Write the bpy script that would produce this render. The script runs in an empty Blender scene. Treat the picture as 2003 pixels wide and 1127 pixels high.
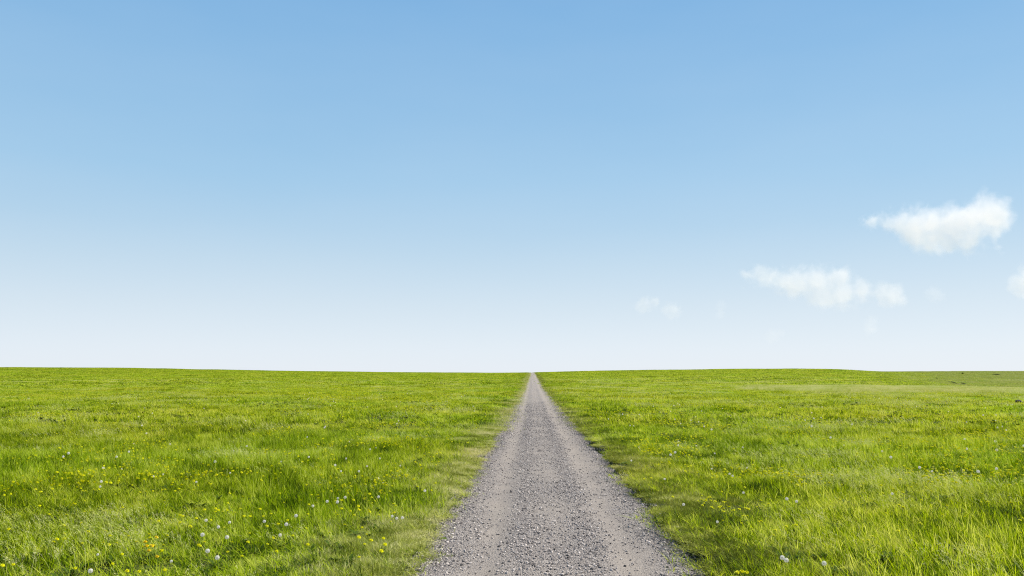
import bpy, bmesh, math, random
import numpy as np
from mathutils import Vector, Matrix, Euler

R = math.radians
scene = bpy.context.scene
COL = scene.collection
rng = np.random.default_rng(11)
random.seed(11)

# ------------------------------------------------------------------ camera
F_PX, W_PX, H_PX = 1558.0, 2003.0, 1127.0
CAM_H = 2.0
YAW, PITCH = math.atan(39.5 / F_PX), math.atan(167.5 / F_PX)
cam_data = bpy.data.cameras.new('camera')
cam_data.sensor_width = 36.0
cam_data.lens = F_PX / W_PX * 36.0
cam_data.clip_start = 0.1
cam_data.clip_end = 30000.0
cam = bpy.data.objects.new('camera', cam_data)
COL.objects.link(cam)
cam.location = (0, 0, CAM_H)
cam.rotation_euler = Euler((R(90) + PITCH, 0, YAW), 'XYZ')
scene.camera = cam
CAM_R = cam.rotation_euler.to_matrix()

# ------------------------------------------------------------------ light
EXPOSURE = 1.0
SUN_EL, SUN_AZ = 47.0, 66.0          # azimuth clockwise from +Y (straight ahead)
world = bpy.data.worlds.new('World')
scene.world = world
world.use_nodes = True
wn, wl = world.node_tree.nodes, world.node_tree.links
wn.clear()
w_out = wn.new('ShaderNodeOutputWorld')
w_bg = wn.new('ShaderNodeBackground')
w_sky = wn.new('ShaderNodeTexSky')
w_sky.sky_type = 'NISHITA'
w_sky.sun_disc = False
w_sky.sun_elevation = R(SUN_EL)
w_sky.sun_rotation = R(SUN_AZ)
w_sky.altitude = 200
w_sky.air_density = 1.0
w_sky.dust_density = 1.0
w_sky.ozone_density = 2.0
w_bg.inputs['Strength'].default_value = 0.11
# clear spring sky: the physical sky plus the pale, moist air that whitens it towards the horizon
w_tc = wn.new('ShaderNodeTexCoord')
w_sep = wn.new('ShaderNodeSeparateXYZ')
wl.new(w_tc.outputs['Generated'], w_sep.inputs[0])
w_ramp = wn.new('ShaderNodeValToRGB')
def srgb(c): return tuple((v / 255 / 12.92 if v <= 10 else ((v / 255 + 0.055) / 1.055) ** 2.4) for v in c)
SKY = [(0.0, (232, 239, 247)), (0.03, (226, 236, 246)), (0.084, (210, 226, 239)), (0.134, (193, 217, 235)), (0.177, (177, 209, 233)),
       (0.237, (160, 201, 232)), (0.322, (143, 190, 228)), (0.425, (127, 179, 224)), (0.65, (96, 148, 208)), (1.0, (70, 120, 190))]
_e = w_ramp.color_ramp.elements
while len(_e) > 1: _e.remove(_e[-1])
for _i, (_p, _c) in enumerate(SKY):
    _k = _e[0] if _i == 0 else _e.new(_p)
    _k.position = _p; _k.color = (*srgb(_c), 1)
wl.new(w_sep.outputs[2], w_ramp.inputs[0])
w_gain = wn.new('ShaderNodeVectorMath'); w_gain.operation = 'SCALE'
w_gain.inputs['Scale'].default_value = 1.0 / 0.11 / 2 ** EXPOSURE
wl.new(w_ramp.outputs[0], w_gain.inputs[0])
w_mix = wn.new('ShaderNodeMix'); w_mix.data_type = 'RGBA'
w_mix.inputs[0].default_value = 0.95
# faint uneven veil of high haze
w_map = wn.new('ShaderNodeMapping'); w_map.inputs['Scale'].default_value = (1.0, 1.0, 3.5)
wl.new(w_tc.outputs['Generated'], w_map.inputs['Vector'])
w_nz = wn.new('ShaderNodeTexNoise'); w_nz.inputs['Scale'].default_value = 2.2; w_nz.inputs['Detail'].default_value = 4.0
wl.new(w_map.outputs[0], w_nz.inputs['Vector'])
w_v = wn.new('ShaderNodeMapRange'); w_v.inputs['From Min'].default_value = 0.3; w_v.inputs['From Max'].default_value = 0.75
w_v.inputs['To Max'].default_value = 0.10
wl.new(w_nz.outputs[0], w_v.inputs['Value'])
w_veil = wn.new('ShaderNodeMix'); w_veil.data_type = 'RGBA'
_h = [v / 0.11 / 2 ** EXPOSURE for v in srgb((224, 233, 243))]
w_veil.inputs[7].default_value = (*_h, 1)
wl.new(w_v.outputs[0], w_veil.inputs[0]); wl.new(w_gain.outputs[0], w_veil.inputs[6])
wl.new(w_sky.outputs[0], w_mix.inputs[6]); wl.new(w_veil.outputs[2], w_mix.inputs[7])
wl.new(w_mix.outputs[2], w_bg.inputs['Color'])
wl.new(w_bg.outputs[0], w_out.inputs['Surface'])

sun_data = bpy.data.lights.new('sun', 'SUN')
sun_data.energy = 5.0
sun_data.angle = R(0.5)
sun_data.color = (1.0, 0.965, 0.90)
sun = bpy.data.objects.new('sun', sun_data)
COL.objects.link(sun)
sun.rotation_euler = Euler((R(90 - SUN_EL), 0, R(180 - SUN_AZ)), 'XYZ')
sun.location = (60, 20, 90)

scene.view_settings.view_transform = 'Standard'
scene.view_settings.look = 'None'
scene.view_settings.gamma = 1.0
scene.view_settings.exposure = EXPOSURE
scene.render.engine = 'CYCLES'
cy = scene.cycles
cy.max_bounces = 22
cy.diffuse_bounces = 3
cy.transmission_bounces = 4
cy.volume_bounces = 20
cy.transparent_max_bounces = 8
cy.volume_max_steps = 256
cy.use_denoising = True
cy.denoising_prefilter = 'NONE'
cy.filter_width = 1.1
cy.use_adaptive_sampling = False


# ------------------------------------------------------------------ noise / helpers
def _hash(ix, iy, seed):
    h = (ix.astype(np.int64) * 374761393 + iy.astype(np.int64) * 668265263 + seed * 974634777) & 0x7fffffff
    h = ((h ^ (h >> 13)) * 1274126177) & 0x7fffffff
    h = h ^ (h >> 16)
    return (h & 0xffff) / 65535.0

def vnoise(x, y, seed=0):
    x = np.asarray(x, float); y = np.asarray(y, float)
    ix, iy = np.floor(x), np.floor(y)
    fx, fy = x - ix, y - iy
    fx = fx * fx * (3 - 2 * fx); fy = fy * fy * (3 - 2 * fy)
    a = _hash(ix, iy, seed); b = _hash(ix + 1, iy, seed)
    c = _hash(ix, iy + 1, seed); d = _hash(ix + 1, iy + 1, seed)
    return (a * (1 - fx) + b * fx) * (1 - fy) + (c * (1 - fx) + d * fx) * fy

def fbm(x, y, seed=0, octv=3):
    s, a, t = 0.0, 1.0, 0.0
    for o in range(octv):
        s = s + a * vnoise(x * 2 ** o + 17.3 * o, y * 2 ** o - 9.1 * o, seed + o)
        t += a; a *= 0.5
    return s / t                                   # 0..1

def sstep(a, b, x):
    t = np.clip((np.asarray(x, float) - a) / (b - a), 0, 1)
    return t * t * (3 - 2 * t)

ROAD_X, ROAD_HW = 0.26, 1.455

def edge_wobble(y, side):
    return 0.09 * (fbm(np.asarray(y) * 0.55, np.zeros_like(y) + side * 7.7, 3, 4) - 0.5) * 2 \
        + 0.05 * (vnoise(np.asarray(y) * 3.1, np.zeros_like(y) + side * 3.1, 5) - 0.5) * 2

def smooth_interp(x, xs, ys):
    # monotone-ish cubic (Catmull-Rom style Hermite) interpolation
    xs = np.array(xs, float); ys = np.array(ys, float)
    m = np.gradient(ys, xs)
    x = np.clip(np.asarray(x, float), xs[0], xs[-1])
    i = np.clip(np.searchsorted(xs, x) - 1, 0, len(xs) - 2)
    h = xs[i + 1] - xs[i]; t = (x - xs[i]) / h
    return (ys[i] * (2 * t ** 3 - 3 * t ** 2 + 1) + m[i] * h * (t ** 3 - 2 * t ** 2 + t)
            + ys[i + 1] * (-2 * t ** 3 + 3 * t ** 2) + m[i + 1] * h * (t ** 3 - t ** 2))

BY = [-400, 0, 60, 110, 168, 300, 450, 520, 620, 800, 1300, 3000, 9000]
BZ = [0, 0, 0, -0.03, 0.45, 1.45, 2.50, 2.62, 2.2, 0.5, -8, -40, -150]
VY = [-400, 40, 80, 120, 220, 330, 480, 620, 720, 850, 1300, 3000, 9000]
VZ = [0, 0, -0.15, -2.2, -5.0, -4.2, -0.8, 2.6, 4.1, 3.6, -6, -40, -150]
RP = [0, 170, 300, 500, 700, 900, 1040, 1150, 1300, 1450, 1600, 1750, 2003]
RR = [723, 720, 722, 726, 728.5, 730, 729.5, 727, 724.8, 723, 723, 723.5, 724]

def base_z(y):
    return smooth_interp(y, BY, BZ)

def ground_raw(x, y):
    x = np.asarray(x, float); y = np.asarray(y, float)
    z = base_z(y)
    px = 1041 + 1558 * x / 490.0
    r = smooth_interp(px, RP, RR)
    lift = 490 * (729.4 - r) / 1558.0
    z = z + lift * sstep(100, 480, y) * (1 - sstep(700, 2500, y))
    xb = np.where(y > 120, 43 + (y - 120) * 0.34, 43 + (120 - y) * 0.32)
    m = sstep(0, 1, (x - xb) / (16 + 0.16 * np.abs(y)))
    z = z * (1 - m) + smooth_interp(y, VY, VZ) * m
    d = np.abs(x - ROAD_X) - ROAD_HW
    away = sstep(0.3, 3.0, d)
    z = z + away * (0.14 * (fbm(x * 0.22, y * 0.22, 21, 3) - 0.5) + 0.09 * (fbm(x * 1.0, y * 1.0, 25, 2) - 0.5))
    far = sstep(6, 40, d)
    z = z + far * 0.8 * (fbm(x * 0.045, y * 0.03, 31, 3) - 0.5) * sstep(20, 120, np.abs(y)) * (1 - sstep(300, 900, y) * 0.5)
    return z

def ground_z(x, y):
    x = np.asarray(x, float); y = np.asarray(y, float)
    side = np.where(x > ROAD_X, 1.0, -1.0)
    d = np.abs(x - ROAD_X) - ROAD_HW - edge_wobble(y, side)
    z = ground_raw(x, y)
    lip = np.where(side > 0, 0.06 + 0.10 * vnoise(y * 1.3, y * 0, 77), 0.035)
    dip = 0.07 + 0.0012 * np.clip(y - 40, 0, 400)
    return z - dip + (dip + lip) * sstep(-0.10, 0.12, d) - lip * 0.4 * sstep(0.3, 1.5, d)

def road_z(x, y):
    u = np.asarray(x, float) - ROAD_X
    z = base_z(y) + 0.012 - 0.02 * (u / 1.4) ** 2
    z = z - 0.022 * np.exp(-((u + 0.76) / 0.2) ** 2) - 0.022 * np.exp(-((u - 0.84) / 0.24) ** 2)
    z = z + 0.012 * (fbm(u * 3.0, np.asarray(y) * 1.2, 51, 3) - 0.5)
    return z

def ray(px, py):
    return CAM_R @ Vector(((px - W_PX / 2) / F_PX, (H_PX / 2 - py) / F_PX, -1.0))

def at(px, py, h=0.0, zf=ground_z):
    """point on the ground (raised by h) seen at photo pixel px, py"""
    d = ray(px, py)
    t, step = 3.0, 0.25
    while t < 2000:
        p = d * t
        if CAM_H + p.z < float(zf(p.x, p.y)) + h:
            lo, hi = t - step, t
            for _ in range(20):
                mid = (lo + hi) / 2
                q = d * mid
                if CAM_H + q.z < float(zf(q.x, q.y)) + h: hi = mid
                else: lo = mid
            q = d * hi
            return Vector((q.x, q.y, float(zf(q.x, q.y))))
        step = max(0.25, t * 0.01)
        t += step
    return None

def mesh_np(name, verts, faces, mats=(), smooth=False):
    me = bpy.data.meshes.new(name)
    me.from_pydata([tuple(v) for v in verts], [], [tuple(int(i) for i in f) for f in faces])
    for m in mats: me.materials.append(m)
    if smooth: me.shade_smooth()
    me.update()
    return me

def link(name, me, parent=None, loc=None):
    o = bpy.data.objects.new(name, me)
    COL.objects.link(o)
    if parent: o.parent = parent
    if loc is not None: o.location = loc
    return o

def tag(o, label=None, cat=None, group=None, kind=None):
    if label: o['label'] = label
    if cat: o['category'] = cat
    if group: o['group'] = group
    if kind: o['kind'] = kind
    return o

# ------------------------------------------------------------------ materials
def new_mat(name):
    m = bpy.data.materials.new(name)
    m.use_nodes = True
    m.node_tree.nodes.clear()
    return m, m.node_tree.nodes, m.node_tree.links

def ramp(nodes, stops, interp='LINEAR'):
    n = nodes.new('ShaderNodeValToRGB')
    n.color_ramp.interpolation = interp
    e = n.color_ramp.elements
    while len(e) > 1: e.remove(e[-1])
    e[0].position, e[0].color = stops[0][0], (*stops[0][1], 1)
    for p, c in stops[1:]:
        k = e.new(p); k.color = (*c, 1)
    return n

def noise(nodes, links, vec, scale, detail=3.0, rough=0.55, dist=0.0):
    n = nodes.new('ShaderNodeTexNoise')
    n.inputs['Scale'].default_value = scale
    n.inputs['Detail'].default_value = detail
    n.inputs['Roughness'].default_value = rough
    n.inputs['Distortion'].default_value = dist
    if vec is not None: links.new(vec, n.inputs['Vector'])
    return n

def math_n(nodes, links, op, a, b=None, c=None, clamp=False):
    n = nodes.new('ShaderNodeMath'); n.operation = op; n.use_clamp = clamp
    for i, v in enumerate((a, b, c)):
        if v is None: continue
        if isinstance(v, (int, float)): n.inputs[i].default_value = v
        else: links.new(v, n.inputs[i])
    return n.outputs[0]

def mix_rgb(nodes, links, fac, a, b, blend='MIX'):
    n = nodes.new('ShaderNodeMix'); n.data_type = 'RGBA'; n.blend_type = blend
    for sock, v in ((n.inputs[0], fac), (n.inputs[6], a), (n.inputs[7], b)):
        if isinstance(v, (int, float)): sock.default_value = v
        elif isinstance(v, tuple): sock.default_value = (*v, 1)
        else: links.new(v, sock)
    return n.outputs[2]

def leaf_shader(nodes, links, color, transl=0.35, rough=0.6, spec=0.06, tcol=None):
    out = nodes.new('ShaderNodeOutputMaterial')
    p = nodes.new('ShaderNodeBsdfPrincipled')
    p.inputs['Roughness'].default_value = rough
    p.inputs['Specular IOR Level'].default_value = spec
    t = nodes.new('ShaderNodeBsdfTranslucent')
    mx = nodes.new('ShaderNodeMixShader'); mx.inputs[0].default_value = transl
    if isinstance(color, tuple):
        p.inputs['Base Color'].default_value = (*color, 1)
        t.inputs['Color'].default_value = (*(tcol or color), 1)
    else:
        links.new(color, p.inputs['Base Color']); links.new(tcol or color, t.inputs['Color'])
    links.new(p.outputs[0], mx.inputs[1]); links.new(t.outputs[0], mx.inputs[2])
    links.new(mx.outputs[0], out.inputs['Surface'])

def grass_material(name, stops, patch_stops, transl=0.4, patch=0.75):
    """each blade has its own tone (tint.r); metre-sized patches of other grass kinds shift the hue"""
    m, n, l = new_mat(name)
    at_ = n.new('ShaderNodeAttribute'); at_.attribute_name = 'tint'
    sep = n.new('ShaderNodeSeparateColor'); l.new(at_.outputs['Color'], sep.inputs[0])
    geo = n.new('ShaderNodeNewGeometry')
    big = noise(n, l, geo.outputs['Position'], 0.35, 4.0, 0.6)
    oi = n.new('ShaderNodeObjectInfo')
    f = math_n(n, l, 'MULTIPLY_ADD', math_n(n, l, 'SUBTRACT', oi.outputs['Random'], 0.5), 0.42, sep.outputs[0])
    mid = noise(n, l, geo.outputs['Position'], 1.8, 4.0, 0.7)
    f = math_n(n, l, 'MULTIPLY_ADD', math_n(n, l, 'SUBTRACT', mid.outputs[0], 0.5), 2.3, f)
    f = math_n(n, l, 'MULTIPLY_ADD', math_n(n, l, 'SUBTRACT', big.outputs[0], 0.5), 1.5, f, clamp=True)
    r1 = ramp(n, stops); l.new(f, r1.inputs[0])
    huge = noise(n, l, geo.outputs['Position'], 0.09, 3.0, 0.5)
    r2 = ramp(n, patch_stops); l.new(huge.outputs[0], r2.inputs[0])
    c = mix_rgb(n, l, patch, r1.outputs[0], r2.outputs[0], 'MULTIPLY')
    leaf_shader(n, l, c, transl)
    return m

M = {}
M['grass'] = grass_material('meadow_grass',
    [(0.0, (0.010, 0.028, 0.0005)), (0.27, (0.062, 0.115, 0.0008)), (0.52, (0.215, 0.310, 0.001)), (0.8, (0.42, 0.490, 0.002)), (1.0, (0.54, 0.55, 0.08))],
    [(0.3, (0.82, 1.0, 0.8)), (0.5, (1.0, 1.0, 1.0)), (0.7, (1.15, 1.0, 1.1))], 0.5)
M['verge'] = grass_material('verge_grass',
    [(0.0, (0.11, 0.13, 0.010)), (0.35, (0.27, 0.29, 0.035)), (0.7, (0.42, 0.41, 0.11)), (1.0, (0.54, 0.49, 0.23))],
    [(0.3, (0.85, 1.0, 0.8)), (0.7, (1.1, 1.0, 1.1))], 0.35)
M['seed'] = grass_material('seed_grass',
    [(0.0, (0.22, 0.28, 0.008)), (0.5, (0.40, 0.43, 0.06)), (1.0, (0.62, 0.58, 0.26))],
    [(0.3, (0.9, 1.0, 0.9)), (0.7, (1.05, 1.0, 1.05))], 0.4)

# ------------------------------------------------------------------ ground
def ground_material():
    m, n, l = new_mat('turf')
    geo = n.new('ShaderNodeNewGeometry')
    pos = geo.outputs['Position']
    n1 = noise(n, l, pos, 2.2, 6.0, 0.65)
    mp = n.new('ShaderNodeMapping'); mp.inputs['Scale'].default_value = (0.018, 0.05, 0.05); l.new(pos, mp.inputs['Vector'])
    n2 = noise(n, l, mp.outputs[0], 1.0, 5.0, 0.6, 0.6)
    n3 = noise(n, l, pos, 9.0, 4.0, 0.7)
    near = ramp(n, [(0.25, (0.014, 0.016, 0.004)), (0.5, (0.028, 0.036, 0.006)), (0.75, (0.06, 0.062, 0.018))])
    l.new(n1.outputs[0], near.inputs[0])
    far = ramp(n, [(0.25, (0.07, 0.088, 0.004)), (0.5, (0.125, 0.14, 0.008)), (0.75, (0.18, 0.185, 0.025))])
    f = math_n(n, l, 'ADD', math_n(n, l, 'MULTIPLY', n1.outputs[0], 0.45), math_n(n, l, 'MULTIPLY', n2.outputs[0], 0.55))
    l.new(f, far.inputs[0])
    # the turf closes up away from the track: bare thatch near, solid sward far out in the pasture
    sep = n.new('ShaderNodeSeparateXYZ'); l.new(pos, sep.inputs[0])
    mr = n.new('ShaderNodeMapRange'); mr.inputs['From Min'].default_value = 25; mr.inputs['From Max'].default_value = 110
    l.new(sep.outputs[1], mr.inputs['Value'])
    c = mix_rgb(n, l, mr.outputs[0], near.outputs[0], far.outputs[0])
    # the poorer, greyer grazing on the hill beyond the dip
    hx = n.new('ShaderNodeMapRange'); hx.inputs['From Min'].default_value = 30; hx.inputs['From Max'].default_value = 150
    l.new(math_n(n, l, 'MULTIPLY_ADD', sep.outputs[1], -0.33, sep.outputs[0]), hx.inputs['Value'])
    hy = n.new('ShaderNodeMapRange'); hy.inputs['From Min'].default_value = 120; hy.inputs['From Max'].default_value = 220
    l.new(sep.outputs[1], hy.inputs['Value'])
    hill = ramp(n, [(0.3, (0.075, 0.088, 0.014)), (0.5, (0.105, 0.117, 0.021)), (0.7, (0.15, 0.152, 0.04))])
    n4 = noise(n, l, mp.outputs[0], 1.6, 6.0, 0.65, 1.2); l.new(n4.outputs[0], hill.inputs[0])
    c = mix_rgb(n, l, math_n(n, l, 'MULTIPLY', hx.outputs[0], hy.outputs[0]), c, hill.outputs[0])
    out = n.new('ShaderNodeOutputMaterial'); p = n.new('ShaderNodeBsdfPrincipled')
    p.inputs['Roughness'].default_value = 0.95; p.inputs['Specular IOR Level'].default_value = 0.1
    l.new(c, p.inputs['Base Color'])
    b = n.new('ShaderNodeBump'); b.inputs['Strength'].default_value = 0.8; b.inputs['Distance'].default_value = 0.06
    l.new(n3.outputs[0], b.inputs['Height']); l.new(b.outputs[0], p.inputs['Normal'])
    l.new(p.outputs[0], out.inputs['Surface'])
    return m

def half_axis():
    a = list(np.arange(0, 2.6, 0.07))
    s = 0.09
    while a[-1] < 7000:
        a.append(a[-1] + s); s *= 1.06
    return np.array(a)
ha = half_axis()
gx = np.concatenate([-ha[:0:-1], ha]) + ROAD_X
yy = [-300.0, -120, -60, -30, -15, -6, 0]
s = 0.10
while yy[-1] < 9000:
    yy.append(yy[-1] + s); s = max(0.10, 0.0125 * yy[-1])
gy = np.array(yy)
GX, GY = np.meshgrid(gx, gy)
GZ = ground_z(GX, GY)
nx, ny = len(gx), len(gy)
V = np.stack([GX.ravel(), GY.ravel(), GZ.ravel()], 1)
I = np.arange(nx * ny).reshape(ny, nx)
Fq = np.stack([I[:-1, :-1].ravel(), I[:-1, 1:].ravel(), I[1:, 1:].ravel(), I[1:, :-1].ravel()], 1)
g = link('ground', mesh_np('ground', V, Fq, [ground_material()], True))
tag(g, 'gently rolling green pasture ground rising to a close horizon', 'ground', kind='structure')

# ------------------------------------------------------------------ road
def road_material():
    m, n, l = new_mat('gravel_road')
    geo = n.new('ShaderNodeNewGeometry'); pos = geo.outputs['Position']
    at_ = n.new('ShaderNodeAttribute'); at_.attribute_name = 'wear'
    sep = n.new('ShaderNodeSeparateColor'); l.new(at_.outputs['Color'], sep.inputs[0])
    n1 = noise(n, l, pos, 1.3, 6.0, 0.6)
    wear = math_n(n, l, 'MULTIPLY_ADD', math_n(n, l, 'SUBTRACT', n1.outputs[0], 0.5), 0.9, sep.outputs[0], clamp=True)
    vo = n.new('ShaderNodeTexVoronoi'); vo.inputs['Scale'].default_value = 46; l.new(pos, vo.inputs['Vector'])
    vo2 = n.new('ShaderNodeTexVoronoi'); vo2.inputs['Scale'].default_value = 105; l.new(pos, vo2.inputs['Vector'])
    sc = n.new('ShaderNodeSeparateColor'); l.new(vo.outputs['Color'], sc.inputs[0])
    stones = ramp(n, [(0.0, (0.085, 0.073, 0.065)), (0.3, (0.165, 0.143, 0.128)), (0.65, (0.221, 0.194, 0.172)), (1.0, (0.340, 0.300, 0.265))])
    l.new(sc.outputs[0], stones.inputs[0])
    sc2 = n.new('ShaderNodeSeparateColor'); l.new(vo2.outputs['Color'], sc2.inputs[0])
    fine = ramp(n, [(0.0, (0.140, 0.120, 0.099)), (0.5, (0.205, 0.175, 0.146)), (1.0, (0.291, 0.251, 0.207))])
    l.new(math_n(n, l, 'ADD', math_n(n, l, 'MULTIPLY', sc2.outputs[0], 0.5), math_n(n, l, 'MULTIPLY', n1.outputs[0], 0.5)), fine.inputs[0])
    c = mix_rgb(n, l, wear, stones.outputs[0], fine.outputs[0])
    out = n.new('ShaderNodeOutputMaterial'); p = n.new('ShaderNodeBsdfPrincipled')
    p.inputs['Roughness'].default_value = 0.92; p.inputs['Specular IOR Level'].default_value = 0.15
    l.new(c, p.inputs['Base Color'])
    hgt = math_n(n, l, 'SUBTRACT', 1.0, vo.outputs['Distance'])
    inv = math_n(n, l, 'SUBTRACT', 1.15, wear)
    h = math_n(n, l, 'MULTIPLY', hgt, inv)
    h = math_n(n, l, 'MULTIPLY_ADD', vo2.outputs['Distance'], -0.3, h)
    b = n.new('ShaderNodeBump'); b.inputs['Strength'].default_value = 1.0; b.inputs['Distance'].default_value = 0.025
    l.new(h, b.inputs['Height']); l.new(b.outputs[0], p.inputs['Normal'])
    l.new(p.outputs[0], out.inputs['Surface'])
    return m

ux = np.linspace(-1.75, 1.75, 71)
ry = [-20.0, -10, 0]
s = 0.06
while ry[-1] < 1500:
    ry.append(ry[-1] + s); s = max(0.06, 0.006 * ry[-1])
ry = np.array(ry)
UX, RY = np.meshgrid(ux, ry)
RX = UX + ROAD_X
RZ = road_z(RX, RY)
V = np.stack([RX.ravel(), RY.ravel(), RZ.ravel()], 1)
I = np.arange(V.shape[0]).reshape(len(ry), len(ux))
Fq = np.stack([I[:-1, :-1].ravel(), I[:-1, 1:].ravel(), I[1:, 1:].ravel(), I[1:, :-1].ravel()], 1)
me = mesh_np('road', V, Fq, [road_material()], True)

def wear_at(u, y):
    tr = 1.0 * np.exp(-((u + 0.76 - 0.04 * np.sin(y * 0.21)) / 0.17) ** 2) + 0.9 * np.exp(-((u - 0.80 + 0.05 * np.sin(y * 0.17 + 1)) / 0.22) ** 2)
    w = 0.46 + 0.46 * np.clip(tr, 0, 1)
    w = w - 0.26 * np.exp(-((u + 0.40) / 0.14) ** 2) - 0.30 * np.exp(-((u - 0.42) / 0.17) ** 2)
    w = w - 0.40 * sstep(1.05, 1.3, np.abs(u))
    w = w + 0.55 * (fbm(u * 2.2, y * 0.5, 61, 3) - 0.5) + 0.5 * (fbm(u * 0.9 + 9, y * 1.1, 67, 3) - 0.5)
    return np.clip(w, 0, 1)
wv = wear_at(UX, RY).ravel()
a = me.attributes.new('wear', 'FLOAT_COLOR', 'POINT')
a.data.foreach_set('color', np.stack([wv, wv, wv, np.ones_like(wv)], 1).astype(np.float32).ravel())
road = link('road', me)
tag(road, 'straight grey gravel track with two pale wheel tracks running to the horizon', 'road', kind='structure')

# ------------------------------------------------------------------ scattered stuff (geometry nodes, each object carries its own source tufts)
def scatter(name, variants, points, mat, label, cat):
    """variants: list of (verts, faces, tint); points: list per variant of (pos Nx3, rot Nx3, scl Nx3)"""
    verts, faces, vid, rot, scl, tint = [], [], [], [], [], []
    off = 0
    for k, (v, f, t) in enumerate(variants):
        verts.append(v); faces += [tuple(int(i) + off for i in q) for q in f]
        nv = len(v); off += nv
        vid.append(np.full(nv, k)); rot.append(np.zeros((nv, 3))); scl.append(np.ones((nv, 3))); tint.append(t)
    for k, (p, r, s_) in enumerate(points):
        nv = len(p); off += nv
        verts.append(p); vid.append(np.full(nv, -1 - k)); rot.append(r); scl.append(s_); tint.append(np.zeros((nv, 4)))
    verts = np.concatenate(verts)
    me = mesh_np(name, verts, faces, [mat])
    def put(nm, typ, field, arr, dt):
        at_ = me.attributes.new(nm, typ, 'POINT')
        at_.data.foreach_set(field, np.ascontiguousarray(np.concatenate(arr), dtype=dt).ravel())
    put('vid', 'INT', 'value', vid, np.int32)
    put('rot', 'FLOAT_VECTOR', 'vector', rot, np.float32)
    put('scl', 'FLOAT_VECTOR', 'vector', scl, np.float32)
    put('tint', 'FLOAT_COLOR', 'color', tint, np.float32)
    o = link(name, me)
    ng = bpy.data.node_groups.new(name + '_scatter', 'GeometryNodeTree')
    ng.interface.new_socket('Geometry', in_out='INPUT', socket_type='NodeSocketGeometry')
    ng.interface.new_socket('Geometry', in_out='OUTPUT', socket_type='NodeSocketGeometry')
    N, L = ng.nodes, ng.links
    gi, go = N.new('NodeGroupInput'), N.new('NodeGroupOutput')
    def attr(nm, typ):
        a_ = N.new('GeometryNodeInputNamedAttribute'); a_.data_type = typ
        a_.inputs['Name'].default_value = nm
        return a_.outputs['Attribute']
    av, ar, as_ = attr('vid', 'INT'), attr('rot', 'FLOAT_VECTOR'), attr('scl', 'FLOAT_VECTOR')
    join = N.new('GeometryNodeJoinGeometry')
    def pick(val):
        c = N.new('FunctionNodeCompare'); c.data_type = 'INT'; c.operation = 'EQUAL'
        ins = [s_ for s_ in c.inputs if s_.type == 'INT']
        L.new(av, ins[0]); ins[1].default_value = val
        sg = N.new('GeometryNodeSeparateGeometry'); sg.domain = 'POINT'
        L.new(gi.outputs[0], sg.inputs['Geometry']); L.new(c.outputs[0], sg.inputs['Selection'])
        return sg.outputs[0]
    for k in range(len(variants)):
        tuft, pts = pick(k), pick(-1 - k)
        g2i = N.new('GeometryNodeGeometryToInstance'); L.new(tuft, g2i.inputs[0])
        m2p = N.new('GeometryNodeMeshToPoints'); L.new(pts, m2p.inputs[0])
        iop = N.new('GeometryNodeInstanceOnPoints')
        L.new(m2p.outputs[0], iop.inputs['Points']); L.new(g2i.outputs[0], iop.inputs['Instance'])
        e2r = N.new('FunctionNodeEulerToRotation'); L.new(ar, e2r.inputs[0])
        L.new(e2r.outputs[0], iop.inputs['Rotation']); L.new(as_, iop.inputs['Scale'])
        L.new(iop.outputs[0], join.inputs[0])
    L.new(join.outputs[0], go.inputs[0])
    md = o.modifiers.new('scatter', 'NODES'); md.node_group = ng
    tag(o, label, cat, kind='stuff')
    return o

def blades(n, sigma, h0, h1, w0, w1, lean=(-0.25, 0.0), spread=0.45, curl=0.35, tone=(0.42, 0.2), clump=0.0):
    """n tapered, bent strips growing from a soft-edged patch"""
    root = rng.normal(0, sigma, (n, 2))
    if clump:
        cs = rng.normal(0, sigma, (max(3, n // 14), 2))
        k = rng.integers(0, len(cs), n)
        root = np.where(rng.random((n, 1)) < clump, cs[k] + rng.normal(0, sigma * 0.09, (n, 2)), root)
    Lh = h0 + (h1 - h0) * rng.random(n) ** 1.2
    ctone = np.zeros(n)
    if clump:                                   # each clump has its own vigour and tone
        grow = 0.5 + 0.8 * rng.random(len(cs)); cton = rng.normal(0, 0.2, len(cs)) + (grow - 0.9) * 0.35
        Lh = Lh * grow[k]; ctone = cton[k]
    w = w0 + (w1 - w0) * rng.random(n)
    d = np.array(lean)[None] + rng.normal(0, spread, (n, 2))
    bend = curl * (0.4 + 1.2 * rng.random(n))
    ang = rng.random(n) * math.pi
    sx, sy = np.cos(ang), np.sin(ang)
    tn = np.clip(rng.normal(tone[0], tone[1], n) + ctone, 0, 1)
    ts = [0.0, 0.4, 0.75, 1.0]; wf = [0.75, 1.0, 0.7, 0.0]
    verts = np.zeros((n, 7, 3)); tint = np.ones((n, 7, 4))
    vi = 0
    for t, f in zip(ts, wf):
        hor = t * 0.55 + bend * t * t
        cx = root[:, 0] + d[:, 0] * hor * Lh; cyy = root[:, 1] + d[:, 1] * hor * Lh
        m_ = np.hypot(d[:, 0], d[:, 1])
        cz = Lh * (t - 0.28 * bend * m_ * t * t - 0.12 * m_ * t) - 0.02
        for sgn in ((-1, 1) if f > 0 else (0,)):
            verts[:, vi, 0] = cx + sgn * sx * w * f / 2
            verts[:, vi, 1] = cyy + sgn * sy * w * f / 2
            verts[:, vi, 2] = cz
            tint[:, vi, 0] = tn; tint[:, vi, 1] = t
            vi += 1
    b = (np.arange(n) * 7)[:, None]
    q = np.concatenate([b + np.array([[0, 1, 3, 2]]), b + np.array([[2, 3, 5, 4]])])
    tr = b + np.array([[4, 5, 6]])
    return verts.reshape(-1, 3), [tuple(x) for x in q] + [tuple(x) for x in tr], tint.reshape(-1, 4)

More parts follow.
